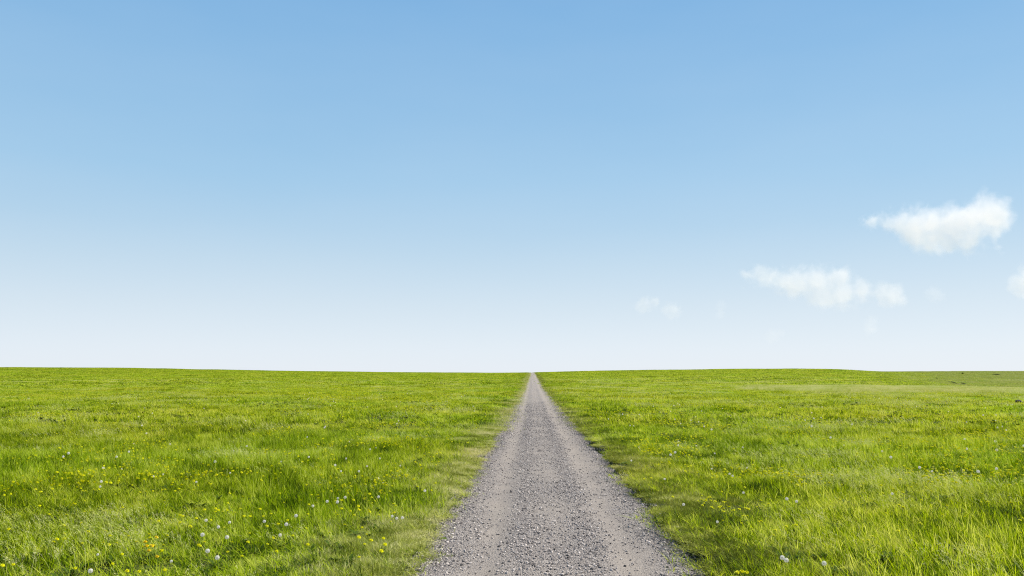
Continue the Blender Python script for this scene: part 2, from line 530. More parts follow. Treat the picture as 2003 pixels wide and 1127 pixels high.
def merge(*parts):
    vs, fs, ts, off = [], [], [], 0
    for v, f, t in parts:
        vs.append(v); ts.append(t); fs += [tuple(int(i) + off for i in q) for q in f]; off += len(v)
    return np.concatenate(vs), fs, np.concatenate(ts)

def jitter_grid(y0, y1, step, fov=0.80, margin=5.0, jit=0.5):
    ys = np.arange(y0, y1, step)
    out = []
    for y in ys:
        xm = fov * y + margin
        xs = np.arange(-xm, xm, step)
        out.append(np.stack([xs, np.full_like(xs, y)], 1))
    p = np.concatenate(out)
    return p + (rng.random(p.shape) - 0.5) * 2 * jit * step

def edge_dist(p):
    side = np.where(p[:, 0] > ROAD_X, 1.0, -1.0)
    return np.abs(p[:, 0] - ROAD_X) - ROAD_HW - edge_wobble(p[:, 1], side), side

def verge_w(p, side):
    return np.where(side < 0, 0.58, 0.42) + 0.5 * (fbm(p[:, 1] * 0.4, side * 5.0, 71, 3) - 0.4)

def in_view_y(p):
    return p[:, 1] > 3.5

def instances(p, hscale, wscale, rotmax=0.6, nvar=1, sink=0.0):
    z = ground_z(p[:, 0], p[:, 1]) - sink
    pos = np.stack([p[:, 0], p[:, 1], z], 1)
    rot = np.zeros_like(pos); rot[:, 2] = (rng.random(len(p)) - 0.5) * 2 * rotmax
    scl = np.stack([wscale, wscale, hscale], 1)
    k = rng.integers(0, nvar, len(p))
    return [(pos[k == i], rot[k == i], scl[k == i]) for i in range(nvar)]

def gap_mask(p):
    return fbm(p[:, 0] * 1.7, p[:, 1] * 1.4, 81, 3)

def lush(p):
    """0 short, 1 tall: height of the sward"""
    v = 0.5 * fbm(p[:, 0] * 0.35, p[:, 1] * 0.25, 83, 3) + 0.5 * fbm(p[:, 0] * 1.1, p[:, 1] * 0.9, 87, 2)
    return np.clip((v - 0.5) * 2.3 + 0.5, 0, 1)

# meadow grass: near, middle and far swards
NV = 6
near_v = [blades(440, 0.27, 0.06, 0.29, 0.0035, 0.0075, clump=0.8, tone=(0.50, 0.24)) for _ in range(NV)]
mid_v = [blades(380, 0.55, 0.08, 0.29, 0.009, 0.018, clump=0.8, tone=(0.52, 0.24)) for _ in range(4)]
far_v = [blades(420, 2.0, 0.12, 0.34, 0.035, 0.07, clump=0.5, tone=(0.56, 0.2)) for _ in range(3)]

pn = jitter_grid(3.5, 34, 0.36)
pm = jitter_grid(20, 135, 0.85)
pf = jitter_grid(90, 640, 3.2, margin=20)
pn = pn[(pn[:, 1] < 22 + 10 * rng.random(len(pn)))]
pm = pm[(pm[:, 1] > 22 + 10 * rng.random(len(pm))) & (pm[:, 1] < 95 + 38 * rng.random(len(pm)))]
pf = pf[pf[:, 1] > 95 + 38 * rng.random(len(pf))]
def clear_verge(p, extra=0.0):
    d, side = edge_dist(p)
    vw = verge_w(p, side)
    return p[(d > vw * 0.95 + extra)]
pn, pm, pf = clear_verge(pn), clear_verge(pm, 0.9), clear_verge(pf, 4.2)
# narrow strips beside the track, where a broad patch would spill onto the gravel
def strip(y0, y1, st, u0, u1):
    Y, U = np.meshgrid(np.arange(y0, y1, st), np.arange(u0, u1, st))
    q = np.concatenate([np.stack([ROAD_X + sd * (ROAD_HW + U.ravel()), Y.ravel()], 1) for sd in (-1, 1)])
    return q + (rng.random(q.shape) - 0.5) * st
def hill_free(p):
    return p[(p[:, 0] - 0.36 * p[:, 1] < 5 + 110 * rng.random(len(p))) | (p[:, 1] < 125)]
pe1 = clear_verge(strip(22, 150, 0.34, 0.3, 2.0))
pe2 = clear_verge(strip(90, 560, 0.8, 1.2, 5.6), 0.8)
pe2 = pe2[pe2[:, 1] > 95 + 38 * rng.random(len(pe2))]
pf_all = pf
pf, pm = hill_free(pf), hill_free(pm)
pn = pn[(gap_mask(pn) < 0.72)]
pm = pm[(gap_mask(pm) < 0.68)]
# dark low herb clumps sunk in the sward; the grass stands back from them
ne = 9000
he = np.stack([rng.random(ne) - 0.5, 6 + 100 * rng.random(ne) ** 1.35], 1)
he[:, 0] *= 1.5 * he[:, 1]
he = he[(edge_dist(he)[0] > 0.7) & (rng.random(ne) < 0.16 + 0.5 * sstep(0.5, 0.72, fbm(he[:, 0] * 0.8, he[:, 1] * 0.6, 111, 3)))]

def off_herbs(p, r):
    keep = np.ones(len(p), bool)
    o = np.argsort(p[:, 1]); ysorted = p[o, 1]
    for hx, hy in he:
        a, b = np.searchsorted(ysorted, (hy - r, hy + r))
        idx = o[a:b]
        keep[idx[np.hypot(p[idx, 0] - hx, p[idx, 1] - hy) < r]] = False
    return p[keep]
pn = off_herbs(pn, 0.09); pm = off_herbs(pm, 0.42)
def heights(p):
    d, side = edge_dist(p)
    return (0.34 + 0.95 * lush(p)) * (0.55 + 0.45 * sstep(0.2, 1.6, d)) + 0.08 * rng.standard_normal(len(p)) * 0.5
edge_v = [blades(200, 0.2, 0.08, 0.27, 0.007, 0.013, clump=0.4) for _ in range(3)]
strip_v = [blades(260, 0.45, 0.10, 0.30, 0.02, 0.035, clump=0.4, tone=(0.5, 0.2)) for _ in range(2)]
variants = near_v + mid_v + far_v + edge_v + strip_v
points = (instances(pn, heights(pn), 0.85 + 0.3 * rng.random(len(pn)), nvar=NV)
          + instances(pm, heights(pm), 0.85 + 0.3 * rng.random(len(pm)), nvar=4)
          + instances(pf, 0.35 + 0.5 * lush(pf), 0.9 + 0.4 * rng.random(len(pf)), nvar=3)
          + instances(pe1, heights(pe1), 0.85 + 0.3 * rng.random(len(pe1)), nvar=3)
          + instances(pe2, 0.4 + 0.5 * lush(pe2), 0.9 + 0.3 * rng.random(len(pe2)), nvar=2))
scatter('meadow_grass', variants, points, M['grass'], 'lush bright green meadow grass covering the pasture on both sides of the track', 'grass')

# thin, greyer grazing on the hill beyond the dip
M['hill_grass'] = grass_material('hill_grass',
    [(0.0, (0.108, 0.138, 0.007)), (0.35, (0.223, 0.268, 0.020)), (0.7, (0.331, 0.362, 0.053)), (1.0, (0.414, 0.415, 0.150))],
    [(0.3, (0.85, 1.0, 0.8)), (0.7, (1.1, 1.0, 1.1))], 0.35)
ph = pf_all[(pf_all[:, 0] - 0.36 * pf_all[:, 1] > 0 + 90 * rng.random(len(pf_all))) & (pf_all[:, 1] > 120)]
ph2 = jitter_grid(560, 900, 4.5, margin=20); ph2 = ph2[ph2[:, 0] > 0.36 * ph2[:, 1]]
ph = np.concatenate([ph, ph2])
ph = ph[fbm(ph[:, 0] * 0.05, ph[:, 1] * 0.03, 99, 4) > 0.40]
scatter('hill_grass', far_v, instances(ph, 0.3 + 0.5 * lush(ph), 1.0 + 0.5 * rng.random(len(ph)), nvar=3), M['hill_grass'],
        'dull grey green grazed grass on the far hill at right', 'grass')

# short trampled grass along both edges of the track
verge_v = []
for tn_ in (0.60, 0.22):                       # drier on the left of the track, greener on the right
    verge_v += [blades(320, 0.12, 0.025, 0.10, 0.004, 0.008, spread=0.8, curl=0.7, tone=(tn_, 0.18)) for _ in range(3)] \
        + [blades(200, 0.30, 0.03, 0.12, 0.008, 0.014, spread=0.8, curl=0.7, tone=(tn_, 0.18)) for _ in range(2)]
pv = []
for (y0, y1, st) in ((3.5, 30, 0.15), (28, 480, 0.34)):
    ys = np.arange(y0, y1, st)
    for side in (-1, 1):
        us = np.arange(-0.15, 1.6, st)
        Y, U = np.meshgrid(ys, us)
        p = np.stack([ROAD_X + side * (ROAD_HW + U.ravel()), Y.ravel()], 1)
        p += (rng.random(p.shape) - 0.5) * st * 1.1
        d, sd = edge_dist(p)
        vw = verge_w(p, sd)
        dens = sstep(0.02, 0.16, d) * (1 - 0.75 * sstep(1.1, 1.6, d / vw)) * np.where(fbm(p[:, 0] * 2.5, p[:, 1] * 1.6, 91, 2) > 0.36, 1.0, 0.35)
        pv.append((p[rng.random(len(p)) < dens], st))
pv1 = np.concatenate([p for p, st in pv if st < 0.2]); pv2 = np.concatenate([p for p, st in pv if st > 0.2])
def vh(p):
    d, sd = edge_dist(p)
    return 0.5 + 1.1 * sstep(0.0, 0.7, d) * (0.5 + fbm(p[:, 0] * 1.5, p[:, 1] * 1.5, 93, 2))
points = []
for sd_ in (-1, 1):
    for q, nv_ in ((pv1, 3), (pv2, 2)):
        q = q[(q[:, 0] - ROAD_X) * sd_ > 0]
        points += instances(q, vh(q), 0.8 + 0.4 * rng.random(len(q)), 3.1, nv_)
scatter('verge_grass', verge_v, points, M['verge'], 'short dull olive grass along both edges of the gravel track', 'grass')

# pale seeding grass in drifts
def seed_tuft(n, sigma, wmul):
    stalk = blades(n, sigma, 0.22, 0.38, 0.002 * wmul, 0.003 * wmul, spread=0.22, curl=0.5, lean=(-0.45, -0.05), tone=(0.45, 0.2))
    # panicle: small flecks round each stalk's upper third
    v = stalk[0].reshape(n, 7, 3)
    mid, tip = v[:, 4:6].mean(1), v[:, 6]
    m = 9
    t = rng.random((n, m))
    c = mid[:, None] * (1 - t[..., None]) + tip[:, None] * t[..., None] + rng.normal(0, 0.006, (n, m, 3))
    ax = (tip - mid); ax /= np.linalg.norm(ax, axis=1, keepdims=True)
    dirv = ax[:, None] * 0.8 + rng.normal(0, 0.45, (n, m, 3))
    dirv /= np.linalg.norm(dirv, axis=2, keepdims=True)
    side = rng.normal(0, 1, (n, m, 3)); side -= (side * dirv).sum(2, keepdims=True) * dirv
    side /= np.linalg.norm(side, axis=2, keepdims=True)
    Ln = 0.022; w = 0.0022 * wmul
    q = np.stack([c, c + dirv * Ln * 0.5 + side * w, c + dirv * Ln, c + dirv * Ln * 0.5 - side * w], 2).reshape(-1, 3)
    nq = n * m
    f = (np.arange(nq) * 4)[:, None] + np.array([[0, 1, 2, 3]])
    tt = np.ones((nq * 4, 4)); tt[:, 0] = np.repeat(np.clip(rng.normal(0.75, 0.15, nq), 0, 1), 4)
    return merge(stalk, (q, [tuple(x) for x in f], tt))
seed_v = [seed_tuft(46, 0.26, 1.0) for _ in range(4)] + [seed_tuft(60, 0.6, 2.6) for _ in range(3)] + [seed_tuft(110, 0.5, 3.2) for _ in range(3)]
def seed_mask(p):
    right = sstep(1.2, 5.0, p[:, 0] - ROAD_X)
    m = fbm(p[:, 0] * 0.32 + 40, p[:, 1] * 0.22, 95, 3) + 0.11 * right - 0.075
    # a pale crest of seeding grass where the right-hand pasture rolls over
    crest = np.exp(-((p[:, 1] - 92) / 20) ** 2) * sstep(22, 36, p[:, 0])
    return m + 0.55 * crest
ps1 = clear_verge(jitter_grid(3.5, 34, 0.42), 0.25); ps1 = ps1[ps1[:, 1] < 24 + 8 * rng.random(len(ps1))]
ps2 = clear_verge(jitter_grid(22, 235, 1.0), 0.5); ps2 = ps2[ps2[:, 1] > 24 + 8 * rng.random(len(ps2))]
ps1 = ps1[rng.random(len(ps1)) < 0.03 + 0.6 * sstep(0.55, 0.72, seed_mask(ps1))]
ps2 = ps2[rng.random(len(ps2)) < (0.03 + 0.6 * sstep(0.55, 0.74, seed_mask(ps2))) * (1 - 0.9 * sstep(90, 230, ps2[:, 1]))]
ps3 = jitter_grid(70, 116, 0.36)
ps3 = ps3[rng.random(len(ps3)) < 0.9 * np.exp(-((ps3[:, 1] - (84 + 0.5 * (58 - ps3[:, 0]).clip(0, 30))) / 9) ** 2) * sstep(24, 44, ps3[:, 0])]
pc = instances(ps3, 1.05 + 0.45 * rng.random(len(ps3)), 0.8 + 0.4 * rng.random(len(ps3)), 0.5, 3)
points = instances(ps1, 0.65 + 0.45 * rng.random(len(ps1)), 0.8 + 0.4 * rng.random(len(ps1)), 0.5, 4) \
       + instances(ps2, 0.65 + 0.45 * rng.random(len(ps2)), 0.8 + 0.4 * rng.random(len(ps2)), 0.5, 3) + pc
scatter('seeding_grass', seed_v, points, M['seed'], 'pale seeding grass heads in drifts above the green meadow, thickest right of the track', 'grass')

# gravel
def stone_mesh(sub, seed, flat=0.65):
    bm = bmesh.new()
    bmesh.ops.create_icosphere(bm, subdivisions=sub, radius=1.0)
    r_ = random.Random(seed)
    cuts = [(Vector((r_.uniform(-1, 1), r_.uniform(-1, 1), r_.uniform(-1, 1))).normalized(), r_.uniform(0.55, 0.9)) for _ in range(9)]
    for v in bm.verts:
        for nrm, d in cuts:
            k = v.co.dot(nrm) - d
            if k > 0: v.co -= nrm * k
        v.co.z *= flat
    vs = np.array([v.co[:] for v in bm.verts]); fs = [tuple(v.index for v in f.verts) for f in bm.faces]
    bm.free()
    return vs, fs
def stone_material(name, stops, scale=9.0):
    m, n, l = new_mat(name)
    oi = n.new('ShaderNodeObjectInfo')
    tc = n.new('ShaderNodeNewGeometry')
    nz = noise(n, l, tc.outputs['Position'], 140, 4.0, 0.6)
    f = math_n(n, l, 'MULTIPLY_ADD', math_n(n, l, 'SUBTRACT', nz.outputs[0], 0.5), 0.35, oi.outputs['Random'], clamp=True)
    r_ = ramp(n, stops); l.new(f, r_.inputs[0])
    out = n.new('ShaderNodeOutputMaterial'); p = n.new('ShaderNodeBsdfPrincipled')
    p.inputs['Roughness'].default_value = 0.85; p.inputs['Specular IOR Level'].default_value = 0.25
    l.new(r_.outputs[0], p.inputs['Base Color']); l.new(p.outputs[0], out.inputs['Surface'])
    return m
M['stone'] = stone_material('gravel_stone', [(0.0, (0.068, 0.057, 0.052)), (0.2, (0.182, 0.155, 0.136)), (0.7, (0.284, 0.243, 0.213)), (1.0, (0.454, 0.396, 0.346))])
stone_v = []
for k in range(7):
    v, f = stone_mesh(1, 100 + k)
    stone_v.append((v, f, np.ones((len(v), 4))))
n_try = 210000
sy = 4.5 + 60 * rng.random(n_try) ** 2.0
su = (rng.random(n_try) - 0.5) * 3.1
keep = rng.random(n_try) < (0.10 + 0.9 * (1 - wear_at(su, sy)) ** 1.5) * (1 - sstep(22, 64, sy))
su, sy = su[keep], sy[keep]
size = (0.0045 + 0.017 * rng.random(len(su)) ** 5) * (1 + 0.6 * sstep(15, 50, sy))
p2 = np.stack([su + ROAD_X, sy], 1)
zz = np.maximum(road_z(p2[:, 0], p2[:, 1]), ground_z(p2[:, 0], p2[:, 1])) + size * 0.25
pos = np.stack([p2[:, 0], p2[:, 1], zz], 1)
rot = np.stack([rng.normal(0, 0.4, len(su)), rng.normal(0, 0.4, len(su)), rng.random(len(su)) * 6.28], 1)
scl = np.stack([size * (0.8 + 0.5 * rng.random(len(su))), size * (0.8 + 0.5 * rng.random(len(su))), size], 1)
k = rng.integers(0, 7, len(su))
scatter('loose_gravel', stone_v, [(pos[k == i], rot[k == i], scl[k == i]) for i in range(7)], M['stone'],
        'loose grey gravel stones strewn over the track', 'gravel')

# ------------------------------------------------------------------ flowers
def flat_mat(name, col, transl=0.0, rough=0.6, var=0.0, vscale=300.0, tcol=None):
    m, n, l = new_mat(name)
    c = col
    if var:
        geo = n.new('ShaderNodeNewGeometry')
        nz = noise(n, l, geo.outputs['Position'], vscale, 3.0, 0.6)
        r_ = ramp(n, [(0.3, tuple(v * (1 - var) for v in col)), (0.7, tuple(min(1, v * (1 + var)) for v in col))])
        l.new(nz.outputs[0], r_.inputs[0]); c = r_.outputs[0]
    leaf_shader(n, l, c, transl, rough, 0.1, tcol if isinstance(c, tuple) else None)
    return m
M['yellow'] = flat_mat('dandelion_yellow', (0.66, 0.64, 0.004), 0.35, 0.6, 0.12)
M['orange'] = flat_mat('dandelion_orange', (0.70, 0.52, 0.006), 0.25, 0.6, 0.12)
M['pappus'] = flat_mat('dandelion_pappus', (0.78, 0.75, 0.68), 0.4, 0.8)
M['receptacle'] = flat_mat('seed_receptacle', (0.16, 0.12, 0.06), 0.0, 0.8, 0.25)
M['stem'] = flat_mat('flower_stem', (0.22, 0.28, 0.05), 0.2, 0.5, 0.2, 60)
M['leaf'] = flat_mat('weed_leaf', (0.12, 0.17, 0.008), 0.4, 0.45, 0.35, 25)
M['leaf_dark'] = flat_mat('dark_weed_leaf', (0.042, 0.075, 0.003), 0.3, 0.75, 0.35, 25)

def stem_arrays(h, r, bx, by):
    vs, fs = [], []
    n, seg = 5, 5
    for i in range(seg + 1):
        t = i / seg
        for k in range(n):
            a_ = k / n * 2 * math.pi
            rr = r * (1.15 - 0.3 * t)
            vs.append((bx * t * t + math.cos(a_) * rr, by * t * t + math.sin(a_) * rr, h * t - 0.02 * (1 - t)))
    for i in range(seg):
        for k in range(n):
            fs.append((i * n + k, i * n + (k + 1) % n, (i + 1) * n + (k + 1) % n, (i + 1) * n + k))
    return vs, fs

def petals_mesh(name, mat, rad=0.02, seed=0):
    r_ = random.Random(seed)
    vs, fs = [], []
    for ring, (n, rr, z, el) in enumerate(((22, 1.0, 0.0, 0.05), (18, 0.8, 0.003, 0.35), (13, 0.55, 0.006, 0.75), (8, 0.3, 0.009, 1.2))):
        for k in range(n):
            a_ = (k + r_.uniform(-0.2, 0.2)) / n * 2 * math.pi + ring
            e = el + r_.uniform(-0.12, 0.12)
            L = rad * rr * r_.uniform(0.9, 1.1); w = rad * 0.16
            dx, dy, dz = math.cos(a_) * math.cos(e), math.sin(a_) * math.cos(e), math.sin(e)
            px_, py_ = -math.sin(a_), math.cos(a_)
            b = len(vs)
            for t, ww in ((0.05, 0.5), (0.6, 1.0), (1.0, 0.75)):
                for sg in (-1, 1):
                    vs.append((dx * L * t + px_ * w * ww * sg, dy * L * t + py_ * w * ww * sg, z + dz * L * t - 0.002 * t * t))
            fs += [(b, b + 1, b + 3, b + 2), (b + 2, b + 3, b + 5, b + 4)]
    # green calyx cup below
    b = len(vs); n = 8
    for z, q in ((-0.012, 0.25), (-0.006, 0.38), (0.0, 0.42)):
        for k in range(n):
            a_ = k / n * 2 * math.pi
            vs.append((math.cos(a_) * rad * q, math.sin(a_) * rad * q, z))
    for j in range(2):
        for k in range(n):
            fs.append((b + j * n + k, b + j * n + (k + 1) % n, b + (j + 1) * n + (k + 1) % n, b + (j + 1) * n + k))
    me = mesh_np(name, vs, fs, [mat, M['stem']])
    for p in me.polygons:
        if p.index >= len(fs) - 2 * n: p.material_index = 1
    return me

def clock_mesh(name, rad=0.023, n=130, seed=0):
    """ball of parachutes: thin filaments ending in small star tufts"""
    vs, fs = [], []
    r_ = random.Random(seed)
    for i in range(n):
        zc = 1 - 2 * (i + 0.5) / n
        if zc < -0.93: continue
        a_ = i * 2.399963 + r_.uniform(-0.1, 0.1)
        rr = math.sqrt(1 - zc * zc)
        d = Vector((rr * math.cos(a_), rr * math.sin(a_), zc))
        u = d.orthogonal().normalized(); v = d.cross(u)
        c = d * rad * r_.uniform(0.9, 1.02)
        b = len(vs)                                   # filament
        vs += [tuple(d * rad * 0.28 + u * 0.0002), tuple(d * rad * 0.28 - u * 0.0002), tuple(c - u * 0.0002), tuple(c + u * 0.0002)]
        fs.append((b, b + 1, b + 2, b + 3))
        for k in range(5):                            # tuft rays
            t = k / 5 * 2 * math.pi + r_.random()
            e = (u * math.cos(t) + v * math.sin(t))
            s_ = d.cross(e)
            tip = c + e * rad * 0.22 + d * rad * 0.10
            b = len(vs)
            vs += [tuple(c + s_ * 0.0004), tuple(c - s_ * 0.0004), tuple(tip - s_ * 0.0009), tuple(tip + s_ * 0.0009)]
            fs.append((b, b + 1, b + 2, b + 3))
    return mesh_np(name, vs, fs, [M['pappus']])

def receptacle_mesh(rad=0.007):
    v, f = stone_mesh(2, 5, 0.9)
    return mesh_np('receptacle', v * rad, f, [M['receptacle']], True)

petal_meshes = {'yellow': [petals_mesh('flower_head', M['yellow'], 0.021, k) for k in range(3)],
                'orange': [petals_mesh('flower_head', M['orange'], 0.023, 9 + k) for k in range(2)]}
clock_meshes = [clock_mesh('seed_head', 0.0195, 130, k) for k in range(3)]
rec_mesh = receptacle_mesh()
stem_meshes = []
for h, bx, by in ((0.18, -0.02, 0.0), (0.22, -0.035, 0.01), (0.28, -0.045, -0.015)):
    v, f = stem_arrays(h, 0.0022, bx, by)
    stem_meshes.append((h, bx, by, mesh_np('stem', v, f, [M['stem']], True)))

def make_dandelion(kind, si, hi):
    h, bx, by, sm = stem_meshes[si]
    root = bpy.data.objects.new('dandelion_flower', None); COL.objects.link(root)
    root.empty_display_size = 0.05
    link('stem', sm, root)
    link('flower_head', petal_meshes[kind][hi], root, (bx, by, h)).rotation_euler = (random.uniform(0.1, 0.5), random.uniform(-0.3, 0.3), 0)
    return root, h
def make_clock(si, hi):
    h, bx, by, sm = stem_meshes[si]
    root = bpy.data.objects.new('dandelion_clock', None); COL.objects.link(root)
    root.empty_display_size = 0.05
    link('stem', sm, root)
    hd = link('seed_head', clock_meshes[hi], root, (bx, by, h))
    link('receptacle', rec_mesh, hd)
    return root, h
def copy_tree(o, parent=None):
    c = o.copy(); COL.objects.link(c)
    if parent: c.parent = parent
    for ch in o.children: copy_tree(ch, c)
    return c
protos, proto_used = {}, set()
def flower(kind, si, hi):
    key = (kind, si, hi)
    if key not in protos:
        protos[key] = make_clock(si, hi) if kind == 'clock' else make_dandelion(kind, si, hi)
        return protos[key]
    o, h = protos[key]
    return copy_tree(o), h

def plant_at(kind, px, py, label, group, scale=1.0):
    si = random.choice((0, 1, 1, 2)) if kind != 'orange' else random.choice((0, 1))
    o, h = flower(kind, si, random.randrange(2))
    sc = min(1.1, scale * random.uniform(0.8, 0.95))
    zs = sc
    p = at(px, py, h * zs)
    hb = stem_meshes[si]
    a_ = random.uniform(-0.6, 0.6)
    off = Matrix.Rotation(a_, 3, 'Z') @ Vector((hb[1] * sc, hb[2] * sc, 0))
    o.location = (p.x - off.x, p.y - off.y, p.z)
    o.rotation_euler = (0, 0, a_)
    o.scale = (sc, sc, sc)
    tag(o, label, 'dandelion', group)
    return o

ORD = ['leftmost', 'second from the left', 'third from the left', 'fourth from the left', 'fifth from the left', 'sixth from the left',
       'seventh from the left', 'eighth from the left', 'ninth from the left', 'tenth from the left', 'eleventh from the left', 'twelfth from the left']
def cluster(kind, pts, phrase, group, scale=1.0):
    pts = sorted(pts)
    n = len(pts)
    what = {'clock': 'white dandelion clock', 'yellow': 'yellow dandelion', 'orange': 'orange-yellow dandelion'}[kind]
    for i, (px, py) in enumerate(pts):
        o_ = '' if n == 1 else (', rightmost of them' if i == n - 1 and n > 2 else (', the left one', ', the right one')[i] if n == 2 else ', ' + ORD[i])
        plant_at(kind, px, py, f'{what} {phrase}{o_}', group, scale)

G_C, G_Y = 'white dandelion clocks in the meadow', 'yellow dandelions in the meadow'
cluster('clock', [(177, 1117)], 'standing alone at the very bottom left edge', G_C, 1.1)
cluster('clock', [(335, 1098)], 'low beside the orange-yellow dandelion cluster', G_C, 0.7)
cluster('clock', [(191, 1085)], 'on a tall stalk left of the orange-yellow cluster', G_C, 0.7)
cluster('clock', [(396, 1046), (406, 1078), (425, 1091), (444, 1051)], 'of four big ones by the orange-yellow cluster', G_C, 1.12)
cluster('clock', [(403, 1018), (427, 1031), (449, 1022)], 'just above the four big round ones', G_C, 1.0)
cluster('clock', [(196, 952), (198, 942)], 'of a close pair in plain grass far left', G_C)
cluster('clock', [(174, 927), (238, 918), (300, 932), (319, 928)], 'in the loose far-left row', G_C, 0.9)
cluster('clock', [(384, 943)], 'beside a yellow bloom midway over the left meadow', G_C)
cluster('clock', [(429, 859), (457, 882), (450, 925)], 'in a rising line in the left meadow', G_C, 0.9)
cluster('clock', [(517, 1020), (560, 1026), (579, 1009), (548, 1047)], 'around the dark tuft, left foreground', G_C, 1.08)
cluster('clock', [(612, 990), (640, 981), (660, 982), (661, 975), (675, 973)], 'in the tight group above the dark hollow', G_C, 1.05)
cluster('clock', [(740, 972)], 'alone between the tight group and the track', G_C, 1.0)
cluster('clock', [(667, 922), (702, 922), (718, 912)], 'in the group of three left of the track', G_C, 1.0)
cluster('clock', [(740, 936), (749, 946), (783, 911)], 'near the dull verge left of the track', G_C, 1.0)
cluster('clock', [(767, 1010), (776, 1014), (787, 1013)], 'in the row of three by the left verge', G_C, 1.0)
cluster('clock', [(831, 960)], 'nearest the gravel on the left verge', G_C, 1.0)
cluster('clock', [(550, 903), (604, 894), (601, 855), (683, 864)], 'in pale grass, left middle distance', G_C, 1.0)
cluster('clock', [(677, 897), (724, 879), (735, 876), (743, 897)], 'in the yellow patch left of the track', G_C, 1.0)
cluster('clock', [(1530, 1091), (1538, 1096)], 'of a close pair at the bottom right', G_C, 1.12)
cluster('clock', [(1612, 1102)], 'alone at the bottom right in leaning grass', G_C, 1.12)
cluster('clock', [(1539, 976), (1558, 981)], 'of a pair on tall stalks in the right meadow', G_C, 1.05)
cluster('clock', [(1427, 927), (1433, 931)], 'of a touching pair right of the track', G_C, 1.0)
cluster('clock', [(1392, 917), (1461, 915), (1454, 964), (1403, 1021)], 'in tall grass right of the track', G_C, 0.9)
cluster('clock', [(1362, 872), (1398, 887), (1453, 875)], 'in the right middle distance near the track', G_C, 0.95)
cluster('clock', [(1235, 901), (1300, 937), (1337, 987)], 'along the right verge of the track', G_C, 0.95)
cluster('clock', [(1651, 871), (1745, 966), (1823, 922)], 'far out in the right meadow', G_C, 1.0)

cluster('orange', [(306, 1051), (284, 1060), (287, 1068), (297, 1068), (291, 1077), (307, 1089)], 'in the bright cluster at the lower left', G_Y, 1.2)
cluster('yellow', [(316, 1077)], 'beside the orange-yellow cluster', G_Y, 1.15)
cluster('yellow', [(215, 1048), (239, 1084), (220, 1103), (249, 1117), (272, 1118), (322, 1115)], 'around the orange-yellow cluster', G_Y, 1.0)
cluster('yellow', [(5, 1106), (26, 1104), (147, 1112)], 'in the bottom left corner', G_Y, 1.0)
cluster('yellow', [(384, 1014), (400, 997), (422, 995), (427, 998), (444, 998), (460, 1003), (470, 996), (477, 1010), (489, 1010)], 'above the four dandelion clocks', G_Y, 1.12)
cluster('yellow', [(352, 1022), (352, 1008), (388, 1066), (438, 1032), (445, 1080), (473, 1088)], 'among the big dandelion clocks', G_Y, 1.05)
cluster('yellow', [(515, 1010), (522, 1029), (530, 1005), (544, 1025), (562, 1018)], 'around the dark tuft, left foreground', G_Y, 1.1)
cluster('yellow', [(602, 1006), (604, 987), (668, 995), (686, 1000)], 'along the top of the dark grass hollow', G_Y, 1.1)
cluster('yellow', [(572, 1048), (602, 1065), (702, 1090)], 'below the dark grass hollow', G_Y, 1.1)
cluster('yellow', [(702, 1051), (713, 1065), (726, 1057), (750, 1053), (753, 1065), (746, 1078)], 'in the ring near the left verge', G_Y, 1.15)
cluster('yellow', [(771, 1003)], 'above the three dandelion clocks by the left verge', G_Y, 1.15)
cluster('yellow', [(817, 952), (825, 959), (844, 959), (852, 945)], 'on the dark weed at the left verge', G_Y, 1.0)
cluster('yellow', [(232, 941), (271, 936), (282, 937), (338, 944)], 'in the short row in the grass far left', G_Y, 1.1)
cluster('yellow', [(1443, 1120), (1451, 1118), (1460, 1120)], 'in the trio at the bottom right edge', G_Y, 1.15)
cluster('yellow', [(1412, 962), (1316, 972)], 'of the pair in tall grass right of the track', G_Y, 1.0)
cluster('yellow', [(1260, 937), (1274, 935)], 'of the pair on the weed at the right verge', G_Y, 1.05)
cluster('yellow', [(1560, 895), (1572, 893), (1582, 892)], 'in the streak in the middle of the right meadow', G_Y, 1.1)

# the many small ones: placed over the meadow in drifts
def yellow_mask(p):
    px = 1041 + 1558 * p[:, 0] / p[:, 1]
    band = np.exp(-((px - 690) / 150) ** 2) + 0.75 * np.exp(-((px - 1330) / 130) ** 2) + 0.6 * np.exp(-((px - 1850) / 220) ** 2)
    return fbm(p[:, 0] * 0.5, p[:, 1] * 0.28, 101, 3) + 0.22 * band * sstep(8, 14, p[:, 1]) - 0.05
cand = np.stack([(rng.random(170000) - 0.5), 0 * rng.random(170000)], 1)
cand[:, 1] = 8.5 + 95 * rng.random(170000) ** 1.1
cand[:, 0] = cand[:, 0] * 1.36 * cand[:, 1]
cand = cand[(cand[:, 0] > -0.67 * cand[:, 1]) & (cand[:, 0] < 0.62 * cand[:, 1])]
d_, s_ = edge_dist(cand)
cand = cand[(d_ > 0.55)]
ym = yellow_mask(cand)
cand = cand[rng.random(len(cand)) < 0.02 + 0.30 * sstep(0.48, 0.84, ym)]
cand = cand[np.argsort(cand[:, 1])]
n_hand = 66
n_ind = 300 - n_hand
near_y, rest_y = cand[:n_ind], cand[n_ind:]
for (x, y) in near_y:
    o, h = flower('yellow', random.choice((0, 0, 1)), random.randrange(3))
    o.location = (x, y, float(ground_z(x, y)))
    o.rotation_euler = (0, 0, random.uniform(-3, 3))
    sc = random.uniform(0.75, 1.1); o.scale = (sc, sc, sc)
    side = 'left' if x < ROAD_X else 'right'
    near = 'near the verge' if abs(x - ROAD_X) < 3.2 else 'well out in the meadow'
    tag(o, f'small single yellow dandelion {near} {side} of the track', 'dandelion', f'small yellow dandelions {near} {side} of the track')

